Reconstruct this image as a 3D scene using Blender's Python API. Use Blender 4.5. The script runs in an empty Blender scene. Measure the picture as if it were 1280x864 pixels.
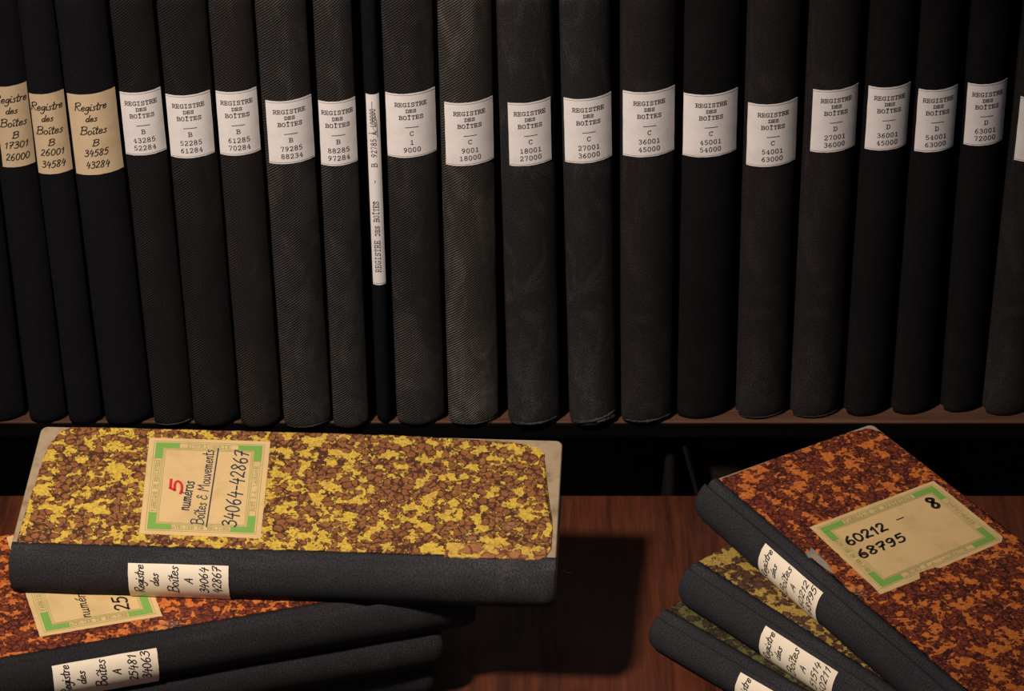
import bpy, bmesh, math, random
from mathutils import Vector, Matrix, noise
random.seed(7)
SC = bpy.context.scene
COL = SC.collection

# ------------------------------------------------------------------ camera
PITCH, FPX, CH = math.radians(31.8), 3760.0, 1.20
cd = bpy.data.cameras.new('camera'); cam = bpy.data.objects.new('camera', cd); COL.objects.link(cam)
cam.location = (0, 0, CH); cam.rotation_euler = (math.pi/2 - PITCH, 0, 0)
cd.sensor_fit = 'HORIZONTAL'; cd.sensor_width = 36; cd.lens = FPX*36/1280
cd.clip_start = .05; cd.clip_end = 30
SC.camera = cam
# ------------------------------------------------------------------ world, lamps, exposure
w = bpy.data.worlds.new('world'); SC.world = w; w.use_nodes = True
w.node_tree.nodes['Background'].inputs[0].default_value = (.62, .76, 1, 1)
w.node_tree.nodes['Background'].inputs[1].default_value = .09
def lamp(name, loc, target, power, size, color, spot=None, blend=1.0):
    l = bpy.data.lights.new(name, 'SPOT' if spot else 'AREA')
    l.energy = power; l.color = color
    if spot: l.spot_size = math.radians(spot); l.spot_blend = blend; l.shadow_soft_size = size
    else: l.shape = 'DISK'; l.size = size
    o = bpy.data.objects.new(name, l); COL.objects.link(o); o.location = loc
    o.rotation_euler = (Vector(target)-Vector(loc)).to_track_quat('-Z', 'Y').to_euler()
    return o
lamp('key_lamp', (-.48, 1.04, 1.12), (-.05, 1.70, .07), 86, .055, (1, .885, .79), spot=52, blend=.9)
SC.view_settings.view_transform = 'Standard'; SC.view_settings.look = 'None'
SC.view_settings.exposure = 0; SC.view_settings.gamma = 1

# ------------------------------------------------------------------ pixel helpers (real planes only)
FW = Vector((0, math.cos(PITCH), -math.sin(PITCH))); UP = Vector((0, math.sin(PITCH), math.cos(PITCH)))
CP = Vector((0, 0, CH))
def ray(x, y): return FW + Vector((1, 0, 0))*((x-640)/FPX) + UP*((432-y)/FPX)
def at_z(x, y, z): d = ray(x, y); return CP + d*((z-CH)/d.z)
def at_y(x, y, Y): d = ray(x, y); return CP + d*(Y/d.y)

# ------------------------------------------------------------------ material helpers
def newmat(name, rough=.7, spec=.3):
    m = bpy.data.materials.new(name); m.use_nodes = True
    nt = m.node_tree; b = nt.nodes['Principled BSDF']
    b.inputs['Roughness'].default_value = rough; b.inputs['Specular IOR Level'].default_value = spec
    return m, nt, b
def N(nt, t, **kw):
    n = nt.nodes.new(t)
    for k, v in kw.items():
        if k.startswith('i_'):
            key = k[2:]; key = int(key) if key.isdigit() else key
            n.inputs[key].default_value = v
        else: setattr(n, k, v)
    return n
def mth(nt, op, a, b=None, c=None, clamp=False):
    n = nt.nodes.new('ShaderNodeMath'); n.operation = op; n.use_clamp = clamp
    for i, v in enumerate((a, b, c)):
        if v is None: continue
        if isinstance(v, (int, float)): n.inputs[i].default_value = v
        else: nt.links.new(v, n.inputs[i])
    return n.outputs[0]
def mixc(nt, f, a, b):
    n = nt.nodes.new('ShaderNodeMix'); n.data_type = 'RGBA'
    for s, v in ((0, f), (6, a), (7, b)):
        if isinstance(v, (int, float)): n.inputs[s].default_value = v
        elif isinstance(v, tuple): n.inputs[s].default_value = (*v[:3], 1)
        else: nt.links.new(v, n.inputs[s])
    return n.outputs[2]
def sstep(nt, v, a, b):
    n = nt.nodes.new('ShaderNodeMapRange'); n.interpolation_type = 'SMOOTHSTEP'
    nt.links.new(v, n.inputs[0]); n.inputs[1].default_value = a; n.inputs[2].default_value = b
    return n.outputs[0]
def nz(nt, vec, scale, detail=4, rough=.55, dist=0):
    n = N(nt, 'ShaderNodeTexNoise', i_Scale=scale, i_Detail=detail, i_Roughness=rough, i_Distortion=dist)
    nt.links.new(vec, n.inputs['Vector']); return n
def bump(nt, b, h, strength, dist):
    n = N(nt, 'ShaderNodeBump', i_Strength=strength, i_Distance=dist)
    nt.links.new(h, n.inputs['Height']); nt.links.new(n.outputs[0], b.inputs['Normal'])
def seeded(nt, vec, seed):
    a = N(nt, 'ShaderNodeVectorMath', operation='ADD'); nt.links.new(vec, a.inputs[0])
    a.inputs[1].default_value = (seed*1.37, seed*.71, seed*.43); return a.outputs[0]

def cloth(name, base, light, twill, seed, wear=.5, rub=0.0):
    """book cloth; uv = metres across / along the spine"""
    base = tuple(c*.72 for c in base); light = tuple(c*.86 for c in light)
    m, nt, b = newmat(name, .85, .07)
    tc = N(nt, 'ShaderNodeTexCoord'); uv = tc.outputs['UV']
    sp = N(nt, 'ShaderNodeSeparateXYZ'); nt.links.new(uv, sp.inputs[0])
    v = seeded(nt, uv, seed)
    wob = nz(nt, v, 60, 2).outputs[0]
    if twill:
        ph = mth(nt, 'MULTIPLY', mth(nt, 'SUBTRACT', sp.outputs[1], mth(nt, 'MULTIPLY', sp.outputs[0], .72)), 2*math.pi/.00205)
        ph = mth(nt, 'ADD', ph, mth(nt, 'MULTIPLY', wob, 3.0))
        tw = mth(nt, 'MULTIPLY_ADD', mth(nt, 'SINE', ph), .5, .5)
        tw = mth(nt, 'MULTIPLY', mth(nt, 'POWER', tw, 1.6), mth(nt, 'MULTIPLY_ADD', nz(nt, v, 1000, 2, .7).outputs[0], 2.6, -.35))
    else:
        a = mth(nt, 'SINE', mth(nt, 'MULTIPLY', sp.outputs[0], 2*math.pi/.0011))
        c = mth(nt, 'SINE', mth(nt, 'MULTIPLY', sp.outputs[1], 2*math.pi/.0011))
        tw = mth(nt, 'MULTIPLY_ADD', mth(nt, 'MULTIPLY', a, c), .3, .3)
        tw = mth(nt, 'ADD', mth(nt, 'MULTIPLY', tw, .5), mth(nt, 'MULTIPLY_ADD', nz(nt, v, 900, 2, .7).outputs[0], 2.4, -.85))
        tw = mth(nt, 'MAXIMUM', tw, 0)
    stz = N(nt, 'ShaderNodeMapping'); nt.links.new(v, stz.inputs[0]); stz.inputs['Scale'].default_value = (1, .4, 1)
    big = sstep(nt, nz(nt, stz.outputs[0], 45, 5, .65, 1.0).outputs[0], .45, .68)
    fin = sstep(nt, nz(nt, v, 90, 5, .65).outputs[0], .45, .75)
    low = sstep(nt, sp.outputs[1], .12, .004)
    wr = mth(nt, 'MULTIPLY', mth(nt, 'ADD', mth(nt, 'MULTIPLY', big, .35), mth(nt, 'MULTIPLY', mth(nt, 'MULTIPLY_ADD', fin, .6, .25), low)), wear)
    wr = mth(nt, 'ADD', wr, rub)
    f = mth(nt, 'MULTIPLY', tw, mth(nt, 'ADD', wr, .22), clamp=True)
    # fine pale lint specks
    st = N(nt, 'ShaderNodeMapping'); nt.links.new(v, st.inputs[0]); st.inputs['Scale'].default_value = (1, .35, 1)
    lint = sstep(nt, nz(nt, st.outputs[0], 700, 1).outputs[0], .74, .8)
    f = mth(nt, 'ADD', f, mth(nt, 'MULTIPLY', lint, .12), clamp=True)
    nt.links.new(mixc(nt, f, base, light), b.inputs['Base Color'])
    bump(nt, b, tw, .5 if twill else .3, .0003)
    return m

def marble(name, ground, g2, blob, blob2, edge, th, cell, seed):
    """shell-marbled paper; object coordinates in metres"""
    m, nt, b = newmat(name, .55, .35)
    tc = N(nt, 'ShaderNodeTexCoord'); v = seeded(nt, tc.outputs['Object'], seed)
    dn = N(nt, 'ShaderNodeTexNoise', i_Scale=260, i_Detail=3, i_Roughness=.7); nt.links.new(v, dn.inputs['Vector'])
    sc = N(nt, 'ShaderNodeVectorMath', operation='MULTIPLY_ADD'); nt.links.new(dn.outputs['Color'], sc.inputs[0])
    sc.inputs[1].default_value = (.0042,)*3; nt.links.new(v, sc.inputs[2]); vd = sc.outputs[0]
    big = nz(nt, vd, 105, 2, .5).outputs[0]; mid = nz(nt, vd, 330, 3, .7).outputs[0]
    vor = N(nt, 'ShaderNodeTexVoronoi', feature='F1', i_Scale=cell); nt.links.new(vd, vor.inputs['Vector'])
    ved = N(nt, 'ShaderNodeTexVoronoi', feature='DISTANCE_TO_EDGE', i_Scale=cell); nt.links.new(vd, ved.inputs['Vector'])
    v2 = N(nt, 'ShaderNodeTexVoronoi', feature='F1', i_Scale=cell*1.9); nt.links.new(vd, v2.inputs['Vector'])
    rnd = N(nt, 'ShaderNodeSeparateColor'); nt.links.new(vor.outputs['Color'], rnd.inputs[0])
    rd2 = N(nt, 'ShaderNodeSeparateColor'); nt.links.new(v2.outputs['Color'], rd2.inputs[0])
    val = mth(nt, 'ADD', mth(nt, 'MULTIPLY', big, 1.0), mth(nt, 'MULTIPLY', mid, .45))
    val = mth(nt, 'ADD', val, mth(nt, 'MULTIPLY', rnd.outputs[0], .22))
    val = mth(nt, 'ADD', val, mth(nt, 'MULTIPLY', vor.outputs['Distance'], .14))
    gm = sstep(nt, val, th, th+.018)                       # 1 = ground colour shows
    rim = mth(nt, 'MULTIPLY', sstep(nt, val, th-.050, th-.012), mth(nt, 'SUBTRACT', 1, gm))
    ce = mth(nt, 'MAXIMUM', sstep(nt, ved.outputs['Distance'], .15, .03), mth(nt, 'MULTIPLY', sstep(nt, vor.outputs['Distance'], .56, .68), .9))
    gv = nz(nt, v, 500, 3).outputs[0]
    gcol = mixc(nt, sstep(nt, gv, .35, .7), ground, g2)
    bcol = mixc(nt, sstep(nt, nz(nt, v, 190, 3).outputs[0], .3, .7), blob, blob2)
    bcol = mixc(nt, mth(nt, 'MULTIPLY', rd2.outputs[1], .45), bcol, blob2)
    vein = sstep(nt, nz(nt, vd, 420, 2).outputs[0], .60, .64)      # hair-fine ground strands between the blobs
    bcol = mixc(nt, mth(nt, 'MULTIPLY', mth(nt, 'MAXIMUM', ce, rim), .92), bcol, edge)
    bcol = mixc(nt, mth(nt, 'MULTIPLY', mth(nt, 'MULTIPLY', vein, sstep(nt, ved.outputs['Distance'], .25, .05)), .8), bcol, g2)
    tr = mth(nt, 'ABSOLUTE', mth(nt, 'SUBTRACT', nz(nt, vd, 330, 2).outputs[0], .5))
    gcol = mixc(nt, mth(nt, 'MULTIPLY', sstep(nt, tr, .022, .006), .8), gcol, blob2)
    col = mixc(nt, gm, bcol, gcol)
    rubm = sstep(nt, nz(nt, v, 30, 5, .7).outputs[0], .60, .74)
    rubf = mth(nt, 'MULTIPLY', rubm, sstep(nt, nz(nt, v, 900, 2).outputs[0], .4, .65))
    col = mixc(nt, mth(nt, 'MULTIPLY', rubf, .38), col, (.45, .33, .2))
    nt.links.new(col, b.inputs['Base Color'])
    bump(nt, b, mth(nt, 'ADD', gv, mth(nt, 'MULTIPLY', gm, .4)), .12, .0002)
    return m

def paper(name, col, dirt, seed, rough=.75, amt=.5):
    m, nt, b = newmat(name, rough, .2)
    tc = N(nt, 'ShaderNodeTexCoord'); v = seeded(nt, tc.outputs['Object'], seed)
    f = sstep(nt, nz(nt, v, 55, 5, .65).outputs[0], .42, .8)
    g = nz(nt, v, 1400, 2).outputs[0]
    f2 = mth(nt, 'ADD', mth(nt, 'MULTIPLY', f, amt), mth(nt, 'MULTIPLY', g, .22), clamp=True)
    nt.links.new(mixc(nt, f2, col, dirt), b.inputs['Base Color'])
    bump(nt, b, mth(nt, 'ADD', nz(nt, v, 30, 3).outputs[0], mth(nt, 'MULTIPLY', g, .1)), .25, .0012)
    return m

def flat(name, col, rough=.6, spec=.25):
    m, nt, b = newmat(name, rough, spec)
    tc = N(nt, 'ShaderNodeTexCoord')
    f = nz(nt, tc.outputs['Object'], 800, 2).outputs[0]
    nt.links.new(mixc(nt, mth(nt, 'MULTIPLY', f, .5), col, tuple(c*1.5+.005 for c in col)), b.inputs['Base Color'])
    return m

def wood(name, dark, mid, axis, rough, seed, spec=.45):
    m, nt, b = newmat(name, rough, spec)
    tc = N(nt, 'ShaderNodeTexCoord'); mp = N(nt, 'ShaderNodeMapping')
    nt.links.new(seeded(nt, tc.outputs['Object'], seed), mp.inputs[0])
    s = [1, 1, 1]; s[axis] = .06; mp.inputs['Scale'].default_value = s
    a = nz(nt, mp.outputs[0], 260, 6, .7).outputs[0]
    c = nz(nt, mp.outputs[0], 30, 5, .65, 1.2).outputs[0]
    f = mth(nt, 'ADD', mth(nt, 'MULTIPLY', sstep(nt, a, .3, .7), .45), mth(nt, 'MULTIPLY', sstep(nt, c, .3, .7), .55))
    nt.links.new(mixc(nt, mth(nt, 'POWER', f, 1.25), dark, mid), b.inputs['Base Color'])
    sc = sstep(nt, nz(nt, tc.outputs['Object'], 14, 5, .7).outputs[0], .4, .7)
    nt.links.new(mth(nt, 'MULTIPLY_ADD', sc, .15, rough), b.inputs['Roughness'])
    bump(nt, b, a, .25, .0004)
    return m

def pages_mat():
    m, nt, b = newmat('page_edges', .8, .2)
    tc = N(nt, 'ShaderNodeTexCoord'); mp = N(nt, 'ShaderNodeMapping'); nt.links.new(tc.outputs['Object'], mp.inputs[0])
    mp.inputs['Scale'].default_value = (1, .02, .02)
    f = nz(nt, mp.outputs[0], 3500, 3, .7).outputs[0]
    nt.links.new(mixc(nt, sstep(nt, f, .35, .65), (.16, .11, .06), (.42, .33, .21)), b.inputs['Base Color'])
    bump(nt, b, f, .4, .0004); return m

# ------------------------------------------------------------------ object helpers
def link(name, me, mat, parent=None, smooth=False):
    o = bpy.data.objects.new(name, me); COL.objects.link(o)
    if mat: me.materials.append(mat)
    if parent: o.parent = parent
    if smooth: me.polygons.foreach_set('use_smooth', [True]*len(me.polygons))
    return o
def frombm(name, bm, mat, parent=None, smooth=False):
    bmesh.ops.recalc_face_normals(bm, faces=bm.faces)
    me = bpy.data.meshes.new(name); bm.to_mesh(me); bm.free()
    return link(name, me, mat, parent, smooth)
def box_bm(lo, hi, bev=0, seg=2, bm=None):
    b = bmesh.new()
    bmesh.ops.create_cube(b, size=1)
    for v in b.verts: v.co = Vector([(lo[i]+hi[i])/2 + v.co[i]*(hi[i]-lo[i]) for i in range(3)])
    if bev: bmesh.ops.bevel(b, geom=list(b.edges), offset=bev, segments=seg, profile=.5, affect='EDGES')
    return b
def box(name, lo, hi, mat, parent=None, bev=.001): return frombm(name, box_bm(lo, hi, bev), mat, parent)
def thing(name, label, cat, group=None, M=None):
    o = bpy.data.objects.new(name, None); COL.objects.link(o); o.empty_display_size = .02
    o['label'] = label; o['category'] = cat
    if group: o['group'] = group
    if M is not None: o.matrix_world = M
    return o
def tag(o, label, cat, group=None):
    o['label'] = label; o['category'] = cat
    if group: o['group'] = group

# ------------------------------------------------------------------ stroke lettering
TY = {  # slab-serif typewriter, cell 8 x 10
'R': "1.5,0 1.5,10|0,10 4.5,10|c4.5,10 6.6,9.4 6.9,7.5 6.4,5.6 4.5,5|4.5,5 1.5,5|4.2,5 7,0|0,0 3,0|6.3,0 8,0",
'E': "1.5,0 1.5,10|0,10 7,10 7,7.5|1.5,5 5,5|5,6.3 5,3.7|0,0 7.3,0 7.3,2.7",
'F': "1.5,0 1.5,10|0,10 7,10 7,7.5|1.5,5 5,5|0,0 3.2,0",
'G': "c7,8.3 5.8,9.7 3.8,10 1.5,8.5 .7,5 1.5,1.5 3.8,0 5.8,.3 7,1.3|7,1.3 7,4|4.5,4 8,4|7,10 7,7.5",
'I': "4,0 4,10|1.5,10 6.5,10|1.5,0 6.5,0",
'Î': "4,0 4,10|1.5,10 6.5,10|1.5,0 6.5,0|1.8,11.2 4,12.8 6.2,11.2",
'S': "c6.6,7.3 6.2,9 4,10 1.8,9.3 1.2,7.5 2.5,5.8 5.5,4.6 6.9,2.8 6.2,.7 4,0 1.8,.8 1.2,2.6|6.6,10 6.6,7.3|1.2,2.6 1.2,0",
'T': "4,0 4,10|.8,7.5 .8,10 7.2,10 7.2,7.5|2.4,0 5.6,0",
'D': "1.5,0 1.5,10|0,10 4,10|c4,10 6.4,8.8 7.2,5 6.4,1.2 4,0|4,0 0,0",
'B': "1.5,0 1.5,10|0,10 4.5,10|c4.5,10 6.4,9.3 6.4,6 4.5,5.2|4.5,5.2 1.5,5.2|c4.5,5.2 7.2,4.4 7.2,.9 4.5,0|4.5,0 0,0",
'O': "c4,10 1.6,8.8 .8,5 1.6,1.2 4,0 6.4,1.2 7.2,5 6.4,8.8 4,10",
'C': "c7,7.8 5.8,9.7 3.8,10 1.5,8.5 .7,5 1.5,1.5 3.8,0 5.8,.3 7.1,2|7,10 7,7.6",
'A': "1,0 4,10 7,0|2.2,3.6 5.8,3.6|0,0 2.2,0|5.8,0 8,0",
'À': "1,0 4,10 7,0|2.2,3.6 5.8,3.6|0,0 2.2,0|5.8,0 8,0|2.5,13.2 4.6,11.4",
'Q': "c4,10 1.6,8.8 .8,5 1.6,1.2 4,0 6.4,1.2 7.2,5 6.4,8.8 4,10|4.5,2.5 7.6,-1.2",
'U': "c1.2,10 1.2,3 2.2,.6 4,0 5.8,.6 6.8,3 6.8,10", 'N': "1.2,0 1.2,10 6.8,0 6.8,10",
'L': "1.5,10 1.5,0 7,0 7,2.5", 'P': "1.5,0 1.5,10|c1.5,10 5.5,9.8 6.8,7.4 5.5,5 1.5,4.7", 'M': "1,0 1,10 4,4 7,10 7,0",
'.': "3.6,0 4.4,0 4.4,.8 3.6,.8 3.6,0", '-': "1.5,4.8 6.5,4.8", ' ': "",
'0': "c4,10 2,8.9 1.2,5 2,1.1 4,0 6,1.1 6.8,5 6,8.9 4,10",
'1': "1.8,8 4.2,10 4.2,0|1.6,0 6.6,0",
'2': "c1.3,7.6 2.2,9.5 4,10 6.2,9.2 6.6,7.2 5,4.5 1.2,.2|1.2,0 6.9,0 6.9,1.6",
'3': "c1.4,8.8 3.8,10 6.2,8.8 6,6.2 3.6,5.3|c3.6,5.3 6.6,4.6 6.8,1.6 4,0 1.2,1.2",
'4': "5.2,0 5.2,10 1,3 7,3|3.6,0 6.8,0",
'5': "6.2,10 2,10 1.7,5.4|c1.7,5.4 3.8,6.4 6.4,5 6.6,2 4,0 1.2,1.1",
'6': "c6.3,9.6 3.6,8.8 1.6,5 1.8,1.4 4,0 6.3,1.2 6.4,4.2 4,5.7 1.7,4",
'7': "1.3,8.2 1.3,10 6.8,10 3.6,0",
'8': "c4,10 1.8,9 1.9,6.4 4,5.3 6.6,3.8 6.6,1.2 4,0 1.4,1.2 1.4,3.8 4,5.3 6.1,6.4 6.2,9 4,10",
'9': "c1.7,.4 4.4,1.2 6.4,5 6.2,8.6 4,10 1.7,8.8 1.6,5.8 4,4.3 6.3,6"}
HW = {  # pen hand: (advance, strokes)
'R': (7.5, "1.4,0 1.6,10|c.6,8.6 3,10.4 6.2,9.6 6,6.8 1.8,5.2|c2.6,5.2 4.2,2.6 6.8,0"),
'B': (7.5, "1.4,0 1.6,10|c.4,9 3,10.4 6,9.4 5.4,6.4 1.8,5.4|c2,5.4 6,5.2 6.6,2 3.8,0 .4,.4"),
'A': (7, "0.6,0 3.8,10 5.8,0|1.4,3.6 5.6,3.8"),
'M': (9, "1,0 2,9.6 4.2,4 7,9.6 7.6,0"),
'K': (8, "1.2,0 1.6,10|6.4,9.6 1.6,4.6 6.6,0"),
'e': (4.4, "c.7,2.5 3.3,3 3.2,4.7 1.9,5 .7,3.4 .7,1.1 2,0 4,1.2"),
'é': (4.4, "c.7,2.5 3.3,3 3.2,4.7 1.9,5 .7,3.4 .7,1.1 2,0 4,1.2|2.2,6.4 4,8"),
'g': (4.6, "c3.8,4.4 2.3,5 .8,3.4 .9,1.2 2.1,.6 3.7,3|c4.1,5 3.9,-.6 3,-3.4 1.4,-4 .3,-2.6"),
'i': (2.6, "c1.1,5 1,1 1.4,.1 2.4,.6|1.3,7.1 1.5,7.8"),
'î': (2.6, "c1.1,5 1,1 1.4,.1 2.4,.6|-.3,7.3 1.3,8.8 2.9,7.3"),
's': (4, "c3.4,4.4 2.2,5 1.2,4 2.6,2.5 3,1 1.7,0 .4,.7"),
't': (3.2, "c1.5,9 1.2,1 1.7,.1 2.9,.7|0,5.6 3.2,6"),
'r': (3.8, "1,5 .9,0|c.9,3 1.8,4.7 3.5,4.8"),
'd': (5, "c3.7,4.2 2.2,5 .7,3.2 .9,.8 2,0 3.6,1.8|c4.2,9.6 3.7,1 4,.1 4.8,.6"),
'o': (4.6, "c2.2,5 .8,4 .7,1.3 2,0 3.6,1 3.8,3.8 2.2,5"),
'n': (5, "1,5 .9,0|c.9,3 2.2,5 3.4,4.4 3.4,.6 4.4,.4"),
'u': (5, "c.9,5 .8,1 1.8,0 3.4,1.4|c3.7,5 3.5,.7 4.6,.4"),
'm': (7, "1,5 .9,0|c.9,3 1.9,5 3,4.4 3,0|c3,3 4.2,5 5.2,4.4 5.2,.6 6.4,.4"),
'v': (4.4, "c.6,5 1.7,.2 2,.2 3.8,5"),
'&': (7, "c5,7 3.6,8.4 2.2,7.2 3,5 1.4,3.4 1.2,1 3,0 5.4,1.4|c3,5 5,4.6"),
'-': (5, "1,4 4.2,4.2"), ' ': (3, ""),
'0': (6, "c3,8.8 1.2,7.4 .9,3 2.4,.1 4.6,1.6 5.1,6 3,8.8"),
'1': (4.4, "1,6.2 3,9 2.6,0"),
'2': (6, "c.9,7 2.2,9 4.4,8.4 4.4,5.8 1,.4 2.4,.8 5.4,.3"),
'3': (5.8, "c1,8.2 3,9.2 4.8,7.6 2.2,5|c2.2,5 5,4.4 4.8,1.2 2.6,0 .6,.9"),
'4': (6.2, "2.6,9 .9,3.4 5.6,4|4.6,6.8 3.9,-.6"),
'5': (6, "1.8,8.8 1.4,5.2|c1.4,5.2 3.6,5.8 5,4 4.2,.9 2.4,0 .7,.7|1.8,8.8 5,9.1"),
'6': (6, "c4,9.4 1.8,6.6 .9,3 2.2,.1 4.4,.8 4.7,3.6 3,4.8 1.2,3.4"),
'7': (6, "c.9,8 2.6,9.1 5.2,8.8 3.4,4.6 2.4,0|1.4,4.4 4.8,4.9"),
'8': (6, "c4.4,8 2.6,9.3 1.2,7.6 3,5 4.7,2.2 2.8,0 .9,1.8 3,5 4.9,7 4.4,8"),
'9': (6, "c4.8,7.6 3.2,9 1.3,7.6 1.4,5.2 3.2,4.6 4.8,7 4.2,2.4 2.8,.1 1.2,.4")}
def strokes(s):
    out = []
    for part in s.split('|'):
        if not part: continue
        cur = part[0] == 'c'
        P = [tuple(map(float, q.split(','))) for q in part.lstrip('c').split()]
        if cur and len(P) > 2:
            closed = P[0] == P[-1]; R = []; n = len(P)
            for i in range(n-1):
                p0 = P[i-1] if i else (P[-2] if closed else P[0]); p1, p2 = P[i], P[i+1]
                p3 = P[i+2] if i+2 < n else (P[1] if closed else P[-1])
                for k in range(3):
                    t = k/3
                    R.append(tuple(.5*(2*p1[j]+(p2[j]-p0[j])*t+(2*p0[j]-5*p1[j]+4*p2[j]-p3[j])*t*t+(3*p1[j]-p0[j]-3*p2[j]+p3[j])*t**3) for j in (0, 1)))
            R.append(P[-1]); P = R
        out.append(P)
    return out
def text_lines(txt, hand, cx=None, x0=0, y0=0, h=.003, wid=None, slant=0, align='c', jit=0):
    """list of polylines in label metres; h = cap height; wid = total width"""
    res = []; x = 0
    for ch in txt:
        adv, st = HW[ch] if hand else (9.2, TY[ch])
        dy = random.uniform(-jit, jit)
        for P in strokes(st): res.append([(x+p[0]+slant*p[1], p[1]+dy) for p in P])
        x += adv
    W = x; sx = wid/W if wid else h/10; sy = h/10
    off = x0 - (W*sx/2 if align == 'c' else 0)
    return [[(off+p[0]*sx, y0+p[1]*sy) for p in P] for P in res]
def ribbons(polys, width, surf, name, mat, parent):
    """flat ink strokes laid on a surface; surf(a, b) -> Vector; kept as real thin geometry"""
    V = []; F = []
    for P in polys:
        Q = [P[0]]
        for a, b in zip(P, P[1:]):
            d = math.hypot(b[0]-a[0], b[1]-a[1]); n = max(1, int(d/.0016))
            Q += [(a[0]+(b[0]-a[0])*k/n, a[1]+(b[1]-a[1])*k/n) for k in range(1, n+1)]
        P = [q for i, q in enumerate(Q) if i == 0 or math.hypot(q[0]-Q[i-1][0], q[1]-Q[i-1][1]) > 1e-6]
        if len(P) < 2: continue
        base = len(V); n = len(P)
        for i, p in enumerate(P):
            a = P[max(0, i-1)]; b = P[min(n-1, i+1)]
            dx, dy = b[0]-a[0], b[1]-a[1]; L = math.hypot(dx, dy) or 1
            dx /= L; dy /= L; ex = 0
            if i == 0: ex = -width*.35
            if i == n-1: ex = width*.35
            for s in (-1, 1):
                V.append(surf(p[0]+ex*dx-dy*s*width/2, p[1]+ex*dy+dx*s*width/2))
        for i in range(n-1): F.append((base+2*i, base+2*i+1, base+2*i+3, base+2*i+2))
    me = bpy.data.meshes.new(name); me.from_pydata([tuple(v) for v in V], [], F)
    o = link(name, me, mat, parent)
    if name in ('printed_border', 'pen_strike'): o['kind'] = 'stuff'
    return o
def patch(name, a0, a1, b0, b1, na, nb, surf, mat, parent, thick, jag=0, outline=None):
    """thin sheet following a surface; surf(a,b,e)"""
    bm = bmesh.new(); top = []; bot = []
    for j in range(nb+1):
        rt = []; rb = []
        for i in range(na+1):
            fa, fb = i/na, j/nb
            a = a0+(a1-a0)*fa; b = b0+(b1-b0)*fb
            if jag and (i in (0, na)): a += random.uniform(-jag, jag)
            if jag and (j in (0, nb)): b += random.uniform(-jag, jag)
            rt.append(bm.verts.new(surf(a, b, thick))); rb.append(bm.verts.new(surf(a, b, 0)))
        top.append(rt); bot.append(rb)
    for j in range(nb):
        for i in range(na):
            bm.faces.new((top[j][i], top[j][i+1], top[j+1][i+1], top[j+1][i]))
    for i in range(na):
        bm.faces.new((top[0][i], bot[0][i], bot[0][i+1], top[0][i+1])); bm.faces.new((top[nb][i], bot[nb][i], bot[nb][i+1], top[nb][i+1]))
    for j in range(nb):
        bm.faces.new((top[j][0], top[j+1][0], bot[j+1][0], bot[j][0])); bm.faces.new((top[j][na], top[j+1][na], bot[j+1][na], bot[j][na]))
    bmesh.ops.recalc_face_normals(bm, faces=bm.faces)
    tops = set(v for row in top for v in row)
    for f in bm.faces: f.smooth = all(v in tops for v in f.verts)
    for e in bm.edges:
        if len(e.link_faces) != 2 or not all(f.smooth for f in e.link_faces): e.smooth = False
    return frombm(name, bm, mat, parent, False)

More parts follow.
